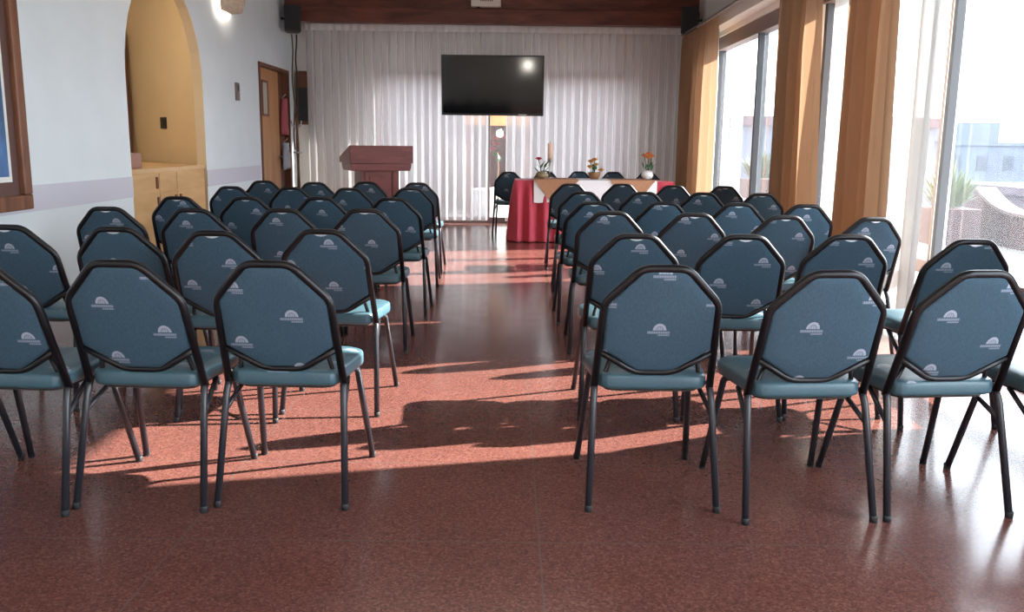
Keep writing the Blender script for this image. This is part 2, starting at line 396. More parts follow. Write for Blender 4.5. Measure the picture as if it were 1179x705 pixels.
# ------------------------------------------------------------------ door in the left wall
d = struct(box('door_1', (XL-.099, DY0+.05, .005), (XL-.06, 13.20, DZ-.05), 'doorw'))
bm = bmesh.new()
add_box(bm, (XL-.1, DY0+.001, 0), (XL+.02, DY0+.05, DZ-.001)); add_box(bm, (XL-.1, DY1-.05, 0), (XL+.02, DY1-.001, DZ-.001)); add_box(bm, (XL-.1, DY0+.05, DZ-.05), (XL+.02, DY1-.05, DZ-.001))
fin(bm, 'door_frame', 'doorf', d)
box('door_leaf', (XL-.099, 13.21, .005), (XL-.06, DY1-.05, DZ-.05), 'doorf', d)
bm = bmesh.new()
add_box(bm, (XL-.059, 12.33, 1.58), (XL-.048, 12.36, 2.06)); add_box(bm, (XL-.059, 12.59, 1.58), (XL-.048, 12.62, 2.06))
add_box(bm, (XL-.059, 12.36, 1.58), (XL-.048, 12.59, 1.61)); add_box(bm, (XL-.059, 12.36, 2.03), (XL-.048, 12.59, 2.06))
fin(bm, 'door_window_frame', 'doorf', d)
box('door_window', (XL-.059, 12.36, 1.61), (XL-.054, 12.59, 2.03), principled('door_pane', (.55, .50, .42), .15), d)
tube('door_handle', fillet([(XL-.06, 13.12, 1.02), (XL-.01, 13.12, 1.02), (XL-.01, 13.0, 1.02)], .02), .01, 'steel', d)

# clothes hanging on the second leaf
def hanging(name, label, cat, y, z0, z1, wd, mat, seed, x=XL-.02):
    rr = random.Random(seed); bm = bmesh.new(); N, H = 14, 9; rings = []
    for i in range(H+1):
        t = i/H; z = z1+(z0-z1)*t; w_ = wd*(.45+.55*min(1, t*2.2)); ring = []
        for k in range(N):
            a = 2*math.pi*k/N; wob = 1+.16*math.sin(3*a+seed)*t+.08*rr.uniform(-1, 1)
            ring.append(bm.verts.new((x+.05*math.sin(a)*wob, y+w_*.5*math.cos(a)*wob, z+.015*math.sin(2*a+seed)*t)))
        rings.append(ring)
    for a_, b_ in zip(rings, rings[1:]):
        for k in range(N): bm.faces.new((a_[k], a_[(k+1) % N], b_[(k+1) % N], b_[k]))
    bm.faces.new(rings[0]); bm.faces.new(rings[-1][::-1])
    t_ = thing(name, label, cat, (0, 0, 0)); fin(bm, 'cloth', mat, t_, smooth=True)
    tube('hook', fillet([(x-.05, y, z1-.02), (x, y, z1+.03), (x+.03, y, z1+.06)], .02), .008, 'steel', t_)
    return t_
hanging('hanging_scarf', 'rose red cloth hanging on the dark leaf beside the orange door', 'cloth', 13.36, 1.34, 1.86, .22, 'pink', 3)
hanging('hanging_bag', 'pale blue grey bundle hanging under the red cloth by the door', 'bag', 13.38, .84, 1.22, .26, 'silver', 5)

# coat stand, cords, wall box in the back left corner
cs = thing('coat_stand', 'thin brown coat stand in the corner between door and back curtain', 'coat stand', (-3.13, 13.33, 0))
lathe('pole', [(.022, .03), (.018, .4), (.024, .6), (.017, .9), (.024, 1.15), (.016, 1.4), (.02, 1.62), (.006, 1.68)], 'brown', cs, 12)
for k in range(3):
    a = R(90+120*k); c, s = math.cos(a), math.sin(a)
    tube('leg', [(.01*c, .01*s, .16), (.09*c, .09*s, .10), (.14*c, .14*s, .0)], .012, 'brown', cs)
    tube('hook', [(.015*c, .015*s, 1.45), (.07*c, .07*s, 1.47), (.09*c, .09*s, 1.54)], .009, 'steel', cs)
bm = bmesh.new(); ring = [(.06*math.cos(R(k*20)), .06*math.sin(R(k*20)), 1.08) for k in range(19)]; add_tube(bm, ring, .012, 6); fin(bm, 'umbrella_ring', 'steel', cs, smooth=True)
for k, (dx, y, z0) in enumerate(((0, 13.42, 1.12), (.055, 13.44, 1.55))):
    pts = [(-3.19+dx+.012*math.sin(i*.9+k), y, 2.78+(z0-2.78)*i/14) for i in range(15)]
    o = tube('cable', pts, .011, 'brown' if k == 0 else 'black'); tag(o, ['brown twisted cable hanging lowest under the left loudspeaker', 'black cable hanging beside the brown one under the left loudspeaker'][k], 'cable', 'loudspeaker cables')
wb = thing('wall_cabinet', 'small brown wall box with dark front beside the back curtain', 'wall box', (-3.17, YB, 1.50))
box('case', (-.10, -.12, 0), (.14, 0, .80), 'doorf', wb, .006)
box('dark_panel', (-.06, -.128, .05), (.10, -.121, .55), 'black', wb)

# ------------------------------------------------------------------ bay cabinet, switch, box
CX = XL-.03
cab = thing('cabinet', 'pine counter cabinet with drawers filling the arched opening', 'cabinet', (0, 0, 0))
cy0, cy1 = AC-AR+.006, AC+AR-.006
prism('body', [(CX, cy0), (CX, cy1), (-3.41, cy1), (-4.5, 10.85), (-4.6, 10.85), (-4.6, cy0)], 'z', 0, .945, 'pine', cab)
prism('counter_top', [(CX+.016, cy0), (CX+.016, cy1), (-3.41, cy1), (-4.6, 10.97), (-4.9, 10.97), (-4.9, cy0)], 'z', .945, .98, 'pinetop', cab)
ys = [cy0+.02, 8.50, 8.95, cy1-.02]
for k in range(3):
    dr = box('drawer', (CX, ys[k]+.008, .755), (CX+.012, ys[k+1]-.008, .930), 'pine', cab, .003)
    if k == 0: box('handle', (CX+.012, 8.41, .79), (CX+.022, 8.455, .90), 'doorf', dr)
for k in range(3):
    dr = box('door', (CX, ys[k]+.008, .09), (CX+.012, ys[k+1]-.008, .742), 'pine', cab, .003)
    y = ys[k+1]-.075 if k < 2 else ys[k]+.05
    box('handle', (CX+.012, y, .58), (CX+.022, y+.045, .71), 'doorf', dr)
tag(box('storage_box', (-3.66, 8.22, .981), (-3.45, 8.44, 1.12), principled('dusty_pink_card', (.36, .19, .15), .7), bevel=.008), 'small dusty pink box on the pine counter at the arch edge', 'box')
sw = thing('wall_switch', 'dark square switch on the beige wall above the pine counter', 'switch', (-3.98, 10.43, 1.37), R(-45))
box('plate', (-.075, -.012, 0), (.075, 0, .13), 'black', sw, .003); box('rocker', (-.03, -.018, .035), (.03, -.0125, .105), 'grille', sw, .002)
bl = thing('ceiling_lamp', 'warm globe lamp hanging inside the bay behind the arch', 'lamp', (-4.5, 8.6, 2.95))
lathe('globe', [(.02, -.34), (.08, -.32), (.11, -.25), (.08, -.17), (.03, -.15)], 'warm', bl); tube('stem', [(0, 0, -.15), (0, 0, 0)], .012, 'steel', bl)
th = thing('thermostat', 'small dark thermostat on the white wall between arch and door', 'thermostat', (XL, 10.99, 1.72))
box('case', (-.006, -.055, 0), (.028, .055, .21), 'alumb', th, .006); box('display', (.0285, -.035, .11), (.031, .035, .18), 'black', th)

# sconce on the left wall
sn = thing('wall_sconce', 'lit stone wall sconce high on the white wall beside the arch', 'lamp', (XL, 10.58, 2.69))
bm = bmesh.new(); n = 14
prof = [(.015, .0), (.18, .0), (.21, .10), (.23, .30)]
rings = [[bm.verts.new((r*math.sin(math.pi*k/n)+.001, -r*1.05*math.cos(math.pi*k/n), z)) for k in range(n+1)] for r, z in prof]
for a, b in zip(rings, rings[1:]):
    for k in range(n): bm.faces.new((a[k], a[k+1], b[k+1], b[k]))
o = fin(bm, 'shade', 'stone', sn, smooth=True, loc=(.045, 0, 0)); box('back_plate', (0, -.03, .06), (.05, .03, .16), 'steel', sn); md = o.modifiers.new('thick', 'SOLIDIFY'); md.thickness = .012
lathe('bulb', [(.01, .0), (.05, .03), (.055, .09), (.03, .15)], 'sconceb', sn, 12, (.10, 0, .10))

# framed picture
pc = thing('framed_picture', 'large brown framed blue picture on the white left wall', 'picture', (XL, 5.18, .77))
HW, HH = .93, 1.75
bm = bmesh.new(); fw = .10
add_box(bm, (0, -HW, 0), (.05, HW, fw), .012); add_box(bm, (0, -HW, HH-fw), (.05, HW, HH), .012)
add_box(bm, (0, -HW, fw), (.05, -HW+fw, HH-fw), .012); add_box(bm, (0, HW-fw, fw), (.05, HW, HH-fw), .012)
fin(bm, 'frame', 'picf', pc)
box('border', (.004, -HW+fw, fw), (.016, HW-fw, HH-fw), 'matb', pc)
box('mount', (.0165, -HW+.19, .19), (.019, HW-.19, HH-.19), 'mat', pc)
box('artwork', (.0195, -HW+.225, .225), (.021, HW-.225, HH-.225), 'sky1', pc)

# ------------------------------------------------------------------ curtains
def pleated(name, p0, p1, z0, z1, wl, amp, mat, seed=0, head=.0, flare=None, nrow=14, per=10, parent=None, pinch=False):
    """hanging cloth between two floor-plan points; flare(t, zt) shifts columns along the run"""
    rr = random.Random(seed); p0, p1 = Vector((*p0, 0)), Vector((*p1, 0)); d = p1-p0; Ln = d.length; d.normalize(); nv = Vector((-d.y, d.x, 0))
    nw = max(2, int(Ln/wl)); N = nw*per; ph = [rr.uniform(-.5, .5) for _ in range(nw+2)]; am = [rr.uniform(.7, 1.25) for _ in range(nw+2)]
    bm = bmesh.new(); rows = []
    for j in range(nrow+1):
        zt = j/nrow; z = z1+(z0-z1)*zt; row = []
        for i in range(N+1):
            t = i/N; w_ = t*nw; k = int(w_); f = w_-k
            a = amp*(am[k]*(1-f)+am[k+1]*f)*(.45+.55*min(1, zt*4))
            an = 2*math.pi*w_+ph[k]*(1-f)+ph[k+1]*f
            off = a*(math.sin(an) if not pinch else 2.2*max(0, math.cos(an))**3-.5)+a*.35*math.sin(2*math.pi*w_*.37+seed+zt*1.5)
            tt = t if flare is None else flare(t, zt)
            row.append(bm.verts.new(p0+d*(Ln*tt)+nv*off+Vector((0, 0, z))))
        rows.append(row)
    for a, b in zip(rows, rows[1:]):
        for i in range(N): bm.faces.new((a[i], a[i+1], b[i+1], b[i]))
    return fin(bm, name, mat, parent, smooth=True)

YC = 13.72
def sheer_panel(t, x0, x1, z0, seed):
    n = max(2, round((x1-x0)/.125)); wl = (x1-x0)/n-1e-6
    pleated('cloth', (x0, YC), (x1, YC), z0, 2.875, wl, .036, 'sheer', seed, nrow=16, per=18, parent=t, pinch=True)
    pleated('heading', (x0, YC), (x1, YC), 2.875, 2.965, wl, .014, 'headband', seed, nrow=2, per=12, parent=t)
c1 = thing('sheer_curtain', 'grey white sheer curtain panel behind the lectern, left of the gap', 'curtain', (0, 0, 0), 0, 'sheers on the back wall')
sheer_panel(c1, -3.06, -.32, .07, 1)
c2 = thing('sheer_curtain', 'grey white sheer curtain panel behind the red skirted table', 'curtain', (0, 0, 0), 0, 'sheers on the back wall')
sheer_panel(c2, -.05, 2.60, .07, 2)
pleated('tucked_heading', (-.42, YC-.05), (.06, YC-.05), 2.875, 2.965, .12, .012, 'headband', 3, nrow=2, per=12, parent=c2)
pleated('tucked_cloth', (-.42, YC-.05), (.06, YC-.05), 1.80, 2.875, .12, .02, 'sheer', 3, nrow=10, per=12, parent=c2)
def orange(label, y0, y1, z1, seed, n, fl=None, blocked=0):
    t = thing('orange_curtain', label, 'curtain', (0, 0, 0), 0, 'orange drapes along the windows')
    wl = abs(y1-y0)/n-1e-6
    pleated('cloth', (2.50, y0), (2.50, y1), .03, z1-.09, wl, .055, 'orange', seed, flare=fl, nrow=22, per=14, parent=t)
    pleated('heading', (2.50, y0), (2.50, y1), z1-.09, z1, wl/2, .018, 'orange', seed+9, nrow=3, per=8, parent=t)
    if blocked: pleated('sun_blocker', (2.60, y0), (2.60, y0+(y1-y0)*blocked), .05, z1-.05, wl, .02, 'orange', seed+20, flare=fl, nrow=12, per=10, parent=t)  # unseen extra sheet added to keep sun off part of the cloth
orange('orange curtain in the back right corner under the loudspeaker', 13.36, 11.10, 2.80, 11, 9)
orange('orange curtain between the two window bays, farther of the pair', 8.58, 7.46, 2.86, 12, 6, lambda t, zt: t*(1+.34*zt*max(0, t-.2)), .72)
orange('orange curtain beside the white sheer, nearer of the pair', 6.84, 5.92, 2.86, 13, 5, lambda t, zt: t*(1+.1*zt), .62)
ws = thing('window_sheer', 'white sheer drape next to the nearest orange curtain at the big window', 'curtain', (0, 0, 0))
pleated('cloth', (2.66, 6.20), (2.66, 5.70), .03, 2.84, .13, .03, 'wsheer', 21, nrow=18, per=12, parent=ws)
ws = thing('window_sheer', 'white sheer drape hanging between the two middle orange curtains', 'curtain', (0, 0, 0))
pleated('cloth', (2.67, 7.62), (2.67, 6.92), .03, 2.84, .14, .03, 'wsheer', 23, nrow=18, per=12, parent=ws)
ws = thing('window_sheer', 'narrow white sheer beside the corner orange curtain at the far window', 'curtain', (0, 0, 0))
pleated('cloth', (2.67, 12.40), (2.67, 11.75), .03, 2.84, .12, .025, 'wsheer', 22, nrow=14, per=10, parent=ws)

# ------------------------------------------------------------------ television, vent box, loudspeakers
tv = thing('television', 'black flat wall television in front of the back curtains', 'television', (-.25, 13.30, 1.65))
TW, TH = .745, .855
tv.rotation_euler = (R(4.0), 0, R(-1.7))
bm = bmesh.new(); bz = .018
add_box(bm, (-TW, -.02, 0), (TW, .03, bz+.012), .003); add_box(bm, (-TW, -.02, TH-bz), (TW, .03, TH), .003)
add_box(bm, (-TW, -.02, bz), (-TW+bz, .03, TH-bz), .003); add_box(bm, (TW-bz, -.02, bz), (TW, .03, TH-bz), .003)
fin(bm, 'bezel', 'black', tv)
box('screen', (-TW+bz, -.012, bz+.012), (TW-bz, .0, TH-bz), 'screen', tv)
box('rear_case', (-TW+.03, .002, .03), (TW-.03, .07, TH-.03), 'black', tv, .01)
box('maker_mark', (.38, -.0225, .010), (.50, -.0195, .022), 'steel', tv)
tube('wall_arm', [(0, .06, .45), (.03, .20, .48), (.05, .73, .60)], .025, 'black', tv)
pb = thing('beam_box', 'pale grey box with dark vents fixed to the wooden beam above the television', 'vent box', (-.36, 13.50, 3.19))
box('case', (-.215, -.16, 0), (.215, 0, .30), 'cream', pb, .012)
bm = bmesh.new()
for k in range(7): add_box(bm, (-.08+k*.028, -.166, .07), (-.066+k*.028, -.159, .16))
fin(bm, 'grille', 'alumb', pb)
box('bracket', (-.13, -.12, -.02), (-.09, -.02, .0), 'black', pb)

def speaker(x, y, z, label, wall_x, rz):
    s = thing('loudspeaker', label, 'loudspeaker', (x, y, z), rz, 'black loudspeakers in the back corners')
    prism('cabinet', [(-.115, -.10), (.115, -.10), (.085, .13), (-.085, .13)], 'z', 0, .37, 'black', s, .012)
    box('grille', (-.10, -.112, .02), (.10, -.101, .35), 'grille', s, .004)
    b = lathe('mount', [(.03, -.01), (.03, .01)], 'black', s, 12, (0, .13, .19))
    return s
s = speaker(-3.12, 13.22, 2.78, 'black loudspeaker on the left wall above the coat stand', XL, R(12))
tube('arm', [(0, .12, .2), (-.06, .16, .2), (-.2, .06, .2)], .018, 'black', s)
s = speaker(2.56, 13.20, 2.82, 'black loudspeaker on the right above the corner orange curtain', XR, R(-12))
tube('arm', [(0, .12, .2), (.06, .16, .2), (.2, .06, .2)], .018, 'black', s)

# ------------------------------------------------------------------ lectern
lc = thing('lectern', 'red mahogany lectern with overhanging sloped top before the back curtain', 'lectern', (-1.84, 12.45, 0), R(24))
box('base', (-.34, -.24, 0), (.34, .24, .08), 'mahog', lc, .01)
bm = bmesh.new(); add_box(bm, (-.27, -.17, .08), (.27, .17, .86), .006)
fin(bm, 'column', 'mahog', lc)
for x in (-.215, .175): box('pilaster', (x, -.19, .10), (x+.04, -.171, .84), 'mahog', lc, .004)
box('front_panel', (-.15, -.182, .16), (.15, -.171, .78), 'mahog', lc, .006)
bm = bmesh.new(); add_prism(bm, [(-.40, .86), (.40, .86), (.415, .90), (.425, .96), (-.425, .96), (-.415, .90)], 'y', -.27, .27, .006)
fin(bm, 'moulding', 'mahog', lc)
# sloped desk: high edge towards the audience
prism('desk', [(-.29, .965), (.33, .965), (.33, 1.04), (-.25, 1.20), (-.29, 1.20)], 'x', -.44, .44, 'mahog', lc, .006)

# ------------------------------------------------------------------ head table and what lies on it
TX0, TX1, TY0, TY1, TZ = .08, 2.12, 11.42, 12.04, .80
ht = thing('head_table', 'long table hidden under a red skirt and white and orange cloths', 'table', ((TX0+TX1)/2, (TY0+TY1)/2, 0))
hx, hy = (TX1-TX0)/2-.03, (TY1-TY0)/2-.03
box('tabletop', (-hx, -hy, .755), (hx, hy, .785), 'ttop', ht)
for sx in (-1, 1):
    for sy in (-1, 1): tube('leg', [(sx*(hx-.06), sy*(hy-.06), 0), (sx*(hx-.06), sy*(hy-.06), .755)], .018, 'steel', ht)
bm = bmesh.new()      # one skirt: pleated wall around the table, flat top
per = []
def edge(a, b, n):
    for i in range(n): per.append((a[0]+(b[0]-a[0])*i/n, a[1]+(b[1]-a[1])*i/n))
edge((TX0, TY0), (TX1, TY0), 132); edge((TX1, TY0), (TX1, TY1), 44); edge((TX1, TY1), (TX0, TY1), 132); edge((TX0, TY1), (TX0, TY0), 44)
cxx, cyy = (TX0+TX1)/2, (TY0+TY1)/2; NP = len(per); rows = []
for j in range(8):
    zt = j/7; z = .79+(.012-.79)*zt; row = []
    for i, (x, y) in enumerate(per):
        nx_, ny_ = (0, -1) if i < 132 else (1, 0) if i < 176 else (0, 1) if i < 308 else (-1, 0)
        o_ = (.004+.032*min(1, zt*3))*math.sin(2*math.pi*i/11+.7*math.sin(i*.13))+.075*zt
        row.append(bm.verts.new((x+nx_*o_, y+ny_*o_, z)))
    rows.append(row)
for a, b in zip(rows, rows[1:]):
    for i in range(NP): bm.faces.new((a[i], a[(i+1) % NP], b[(i+1) % NP], b[i]))
top = [bm.verts.new((v.co.x, v.co.y, .79)) for v in rows[0]]
bm.faces.new(rows[0])
bmesh.ops.delete(bm, geom=[v for v in bm.verts if not v.link_faces], context='VERTS')
o = fin(bm, 'table_skirt', 'red', smooth=False); tag(o, 'red pleated cloth skirting the long table down to the floor', 'tablecloth')

def overlay(name, label, pts_front, mat, y_off, zt, depth):
    """cloth lying on the table top with a front drop given as (x, drop) outline"""
    bm = bmesh.new(); F = []; y = TY0-.034-y_off
    topv = [(x, 0) for x, _ in pts_front]
    A = [bm.verts.new((x, y, zt)) for x, _ in pts_front]; B = [bm.verts.new((x, y-.012, zt-dz)) for x, dz in pts_front]
    C = [bm.verts.new((x, TY0+depth, zt)) for x, _ in pts_front]
    for i in range(len(A)-1):
        bm.faces.new((A[i], A[i+1], C[i+1], C[i]))
        bm.faces.new((A[i], A[i+1], B[i+1], B[i]))
    o = fin(bm, name, mat); md = o.modifiers.new('thick', 'SOLIDIFY'); md.thickness = .003; md.offset = 1
    tag(o, label, 'tablecloth'); return o
N = 24
overlay('white_tablecloth', 'white cloth hanging over the table front beneath the orange squares', [(.32+1.57*i/N, .285+.006*math.sin(i*1.7)) for i in range(N+1)], 'linen', 0, .797, .62)
def diamond(x0, x1, d): return [(x0+(x1-x0)*i/16, max(.012, d*(1-abs(2*i/16-1)))) for i in range(17)]
overlay('orange_table_square', 'orange brown square cloth with hanging corner near the rose vase', diamond(.325, .885, .37), 'tcloth', .010, .803, .55)
overlay('orange_table_square', 'orange brown square cloth with hanging corner near the white vase', diamond(1.30, 1.86, .37), 'tcloth', .010, .803, .55)

def leafy(parent, pts, mat, name, size, seed):
    for k, (x, y, z) in enumerate(pts):
        rr = random.Random(seed*50+k); bm = bmesh.new()
        ax = Vector((x, y, .2)).normalized() if (x or y) else Vector((.3, .1, 1)).normalized()
        ax = (ax+Vector((rr.uniform(-.4, .4), rr.uniform(-.4, .4), rr.uniform(0, .6)))).normalized(); sd = ax.cross(Vector((0, 0, 1))).normalized(); up = sd.cross(ax)
        prof = [(0, .05), (.25, .75), (.5, 1), (.75, .7), (1, .05)]
        L_ = [bm.verts.new(Vector((x, y, z))+ax*(t*size)+sd*(w_*size*.28)+up*(-.25*size*t*t)) for t, w_ in prof]
        C_ = [bm.verts.new(Vector((x, y, z))+ax*(t*size)+up*(-.25*size*t*t-.05*size)) for t, w_ in prof]
        R_ = [bm.verts.new(Vector((x, y, z))+ax*(t*size)-sd*(w_*size*.28)+up*(-.25*size*t*t)) for t, w_ in prof]
        for i in range(4): bm.faces.new((L_[i], L_[i+1], C_[i+1], C_[i])); bm.faces.new((C_[i], C_[i+1], R_[i+1], R_[i]))
        fin(bm, name, mat, parent, smooth=True)
def bloom(parent, c, r, mat, seed, name='flower'):
    rr = random.Random(seed); bm = bmesh.new()
    for ring, (n, tilt, sc_) in enumerate(((4, 75, .55), (6, 50, .8), (8, 22, 1.0))):
        for k in range(n):
            a = 2*math.pi*(k+.4*ring)/n+rr.uniform(-.1, .1); t = R(tilt)
            dr = Vector((math.cos(a)*math.cos(t), math.sin(a)*math.cos(t), math.sin(t))); sd = Vector((-math.sin(a), math.cos(a), 0))
            base = Vector(c); vs = []
            for (u, w_) in ((0, .12), (.45, .55), (.8, .6), (1, .25)):
                p = base+dr*(u*r*sc_)+Vector((0, 0, .12*r*u*u)); vs.append((bm.verts.new(p-sd*(w_*r*.55*sc_)), bm.verts.new(p+sd*(w_*r*.55*sc_))))
            for (a1, a2), (b1, b2) in zip(vs, vs[1:]): bm.faces.new((a1, a2, b2, b1))
    bmesh.ops.create_icosphere(bm, subdivisions=1, radius=r*.28, matrix=Matrix.Translation(Vector(c)+Vector((0, 0, r*.15))))
    return fin(bm, name, mat, parent, smooth=True)
def stems(parent, ends, z0):
    for e in ends: tube('stem', [(e[0]*.15, e[1]*.15, z0), (e[0]*.5, e[1]*.5, z0+(e[2]-z0)*.55), e], .005, 'green', parent, 6)
VZ = .807
v = thing('flower_vase', 'small clay vase with one red rose and green leaves on the table', 'vase', (.43, 11.64, VZ), 0, 'flower arrangements on the head table')
lathe('vase', [(.035, 0), (.075, .02), (.085, .05), (.06, .085), (.05, .09), (.04, .07)], 'clay', v)
bloom(v, (-.045, 0, .235), .055, 'rose', 1, 'rose'); stems(v, [(-.045, 0, .235), (.05, .01, .18), (.08, -.02, .14)], .05)
leafy(v, [(0, 0, .15), (.02, 0, .19), (.05, 0, .17), (.03, -.02, .13), (-.02, .02, .12), (-.05, -.01, .08), (.06, .01, .2), (-.01, -.02, .11)], 'green', 'leaf', .085, 1)
bloom(v, (.035, -.06, .065), .035, 'linen', 9, 'white_flower')
v = thing('flower_vase', 'brown basket of golden flowers in the middle of the table', 'vase', (1.11, 11.64, VZ), 0, 'flower arrangements on the head table')
lathe('basket', [(.05, 0), (.07, .03), (.085, .085), (.078, .088), (.06, .04)], 'wicker', v)
for k, c in enumerate(((-.05, 0, .21), (.0, -.01, .235), (.02, .02, .17), (.085, 0, .10), (-.06, -.02, .14))): bloom(v, c, .055, 'gold', 20+k)
stems(v, [(-.05, 0, .21), (0, -.01, .235), (.02, .02, .17), (.085, 0, .1)], .05)
leafy(v, [(0, 0, .10), (-.02, -.02, .13), (.03, .02, .12)], 'green', 'leaf', .07, 2)
v = thing('flower_vase', 'round white vase with tall orange flowers near the red table corner', 'vase', (1.80, 11.64, VZ), 0, 'flower arrangements on the head table')
lathe('vase', [(.03, 0), (.065, .02), (.08, .06), (.065, .10), (.035, .12), (.03, .10)], 'ceram', v)
for k, c in enumerate(((-.045, 0, .295), (.01, 0, .315), (.05, .01, .285), (.0, -.03, .27))): bloom(v, c, .055, 'oran', 30+k)
stems(v, [(-.045, 0, .295), (.01, 0, .315), (.05, .01, .285)], .08)
leafy(v, [(0, 0, .15), (.03, 0, .16), (.06, .02, .15), (-.03, -.01, .14), (.05, -.02, .13), (-.05, .02, .15)], 'green', 'leaf', .08, 3)
cd = thing('candle', 'tall peach candle on a thin glass stand behind the rose vase', 'candle', (.54, 11.86, VZ))
lathe('stand', [(.055, 0), (.05, .012), (.012, .03), (.010, .20), (.035, .225), (.034, .235)], 'steel', cd, 16)
lathe('wax', [(.034, .235), (.034, .44), (.03, .455), (.01, .452)], 'wax', cd, 16); tube('wick', [(0, 0, .45), (0, .003, .475)], .003, 'black', cd, 6)

# ------------------------------------------------------------------ chairs
def yb(z): return .105-.175*(z-.42)/.45*1.0+.02 if z > .42 else .125     # back leans away from the seat
def bp_(x, z, dy=0): return (x, yb(z)+dy, z)
proto = bpy.data.objects.new('banquet_chair', None); COL.objects.link(proto); proto.empty_display_size = .1
P_ = proto
pts = fillet([bp_(-.203, .415), bp_(-.190, .735), bp_(-.074, .858), bp_(.074, .858), bp_(.190, .735), bp_(.203, .415)], .034, 5)
tube('back_frame', pts, .0135, 'frame', P_, 10)
pts = fillet([bp_(-.196, .556), bp_(-.066, .474), bp_(.066, .474), bp_(.196, .556)], .035, 4)
tube('lower_rail', pts, .0115, 'frame', P_, 8)
# back pad: slightly domed octagonal cushion
oct_ = [(-.184, .563), (-.062, .482), (.062, .482), (.184, .563), (.180, .728), (.068, .848), (-.068, .848), (-.180, .728)]
def cushion(name, poly, n_in, dome, half, to3, mat, parent, center):
    bm = bmesh.new(); n = len(poly)
    dense = []
    for i in range(n):
        a, b = poly[i], poly[(i+1) % n]
        for k in range(4): dense.append((a[0]+(b[0]-a[0])*k/4, a[1]+(b[1]-a[1])*k/4))
    m = len(dense)
    def ring(s, off): return [bm.verts.new(to3(center[0]+(x-center[0])*s, center[1]+(y-center[1])*s, off)) for x, y in dense]
    steps = [(1.0, 0), (1.0, half*.5), (.985, half*.85), (.95, half*1.02)]+[(.95*(1-(k+1)/n_in), half+dome*(1-((1-(k+1)/n_in))**2)) for k in range(n_in-1)]
    for sg in (1, -1):
        rs = [ring(s, sg*o) for s, o in steps]
        for a, b in zip(rs, rs[1:]):
            for k in range(m): bm.faces.new((a[k], a[(k+1) % m], b[(k+1) % m], b[k]))
        bm.faces.new(rs[-1])
    bmesh.ops.remove_doubles(bm, verts=bm.verts, dist=1e-5)
    return fin(bm, name, mat, parent, smooth=True)
cushion('backrest', oct_, 5, .008, .016, lambda x, z, o: (x, yb(z)+.004-o, z), 'back', P_, (0, .68))
sq = []
def rr_corner(cx, cy, r, a0):
    for k in range(5): a = R(a0+90*k/4); sq.append((cx+r*math.cos(a), cy+r*math.sin(a)))
rr_corner(.192-.05, .095+.05, .05, 270); rr_corner(.215-.09, .50-.09, .09, 0); rr_corner(-.215+.09, .50-.09, .09, 90); rr_corner(-.192+.05, .095+.05, .05, 180)
seat = cushion('seat', sq, 5, .016, .026, lambda x, y, o: (x, y, .440+o if o > 0 else .440+max(o, -.030)), 'seat', P_, (0, .28))
bm = bmesh.new(); add_prism(bm, [(x*.86, .28+(y-.28)*.84) for x, y in sq], 'z', .400, .4115); fin(bm, 'seat_frame', 'under', P_)
for sx in (-1, 1):
    l = tube('leg', fillet([(sx*.201, .125, .425), (sx*.205, .105, .39), (sx*.222, .012, .012)], .02), .0125, 'leg', P_, 10)
    lathe('leg_tip', [(.0130, 0), (.0138, .018), (.0128, .022)], 'rubber', l, 10, (sx*.2224, .0105, 0))
    l = tube('leg', fillet([(sx*.175, .38, .410), (sx*.190, .415, .398), (sx*.219, .532, .012)], .03), .0125, 'leg', P_, 10)
    lathe('leg_tip', [(.0130, 0), (.0138, .018), (.0128, .022)], 'rubber', l, 10, (sx*.2195, .534, 0))
    tube('brace', [(sx*.209, .085, .32), (sx*.185, .27, .404)], .009, 'leg', P_, 8)
    tube('back_bracket', [(sx*.204, .123, .435), (sx*.17, .150, .425), (sx*.15, .112, .53)], .0085, 'frame', P_, 6)
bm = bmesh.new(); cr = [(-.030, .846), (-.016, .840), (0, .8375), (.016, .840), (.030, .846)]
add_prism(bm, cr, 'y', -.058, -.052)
glint = fin(bm, 'grip_glint', 'glint', P_)  # pale crescent painting the glint under the top bar, omitted in the nearest row
for o in list(bpy.data.objects):
    if o.parent is P_ and o.name.split('.')[0] in ('backrest', 'seat'): o['print_offset'] = [0.0, 0.0, 0.0]

def dup(root):
    r = root.copy(); COL.objects.link(r)
    for ch in list(root.children):
        c = ch.copy(); COL.objects.link(c); c.parent = r
        for g in list(ch.children):
            q = g.copy(); COL.objects.link(q); q.parent = c
    return r
used = [False]
def place(x, y, rz, label, group, off=None, no_glint=False):
    if not used[0]: used[0] = True; c = P_
    else: c = dup(P_)
    c.location = (x, y, 0); c.rotation_euler = (0, 0, rz); tag(c, label, 'chair', group)
    for ch in list(c.children):
        if no_glint and ch.name.startswith('grip_glint'): bpy.data.objects.remove(ch); continue
        nm = ch.name.split('.')[0]
        if nm == 'backrest': o_ = off or (rnd.uniform(-.16, .16), rnd.uniform(.58, .78)); ch['print_offset'] = [o_[0], o_[1], 0.0]
        if nm == 'seat': ch['print_offset'] = [rnd.uniform(-.18, .18), rnd.uniform(0, .2), 0.0]
    return c
LEFT = [[(-.775, 2.91), (-1.25, 2.88), (-1.70, 2.84), (-2.18, 2.86)],
        [(-.82, 3.97), (-1.26, 3.85), (-1.73, 3.97), (-2.225, 4.00)],
        [(-.83, 5.20), (-1.29, 5.15), (-1.78, 5.08), (-2.28, 5.12)],
        [(-.81, 6.27), (-1.31, 6.26), (-1.80, 6.18), (-2.25, 6.13)],
        [(-.84, 7.68), (-1.33, 7.52), (-1.82, 7.53), (-2.33, 7.56)],
        [(-.88, 8.66), (-1.38, 8.73), (-1.83, 8.50), (-2.37, 8.70)]]
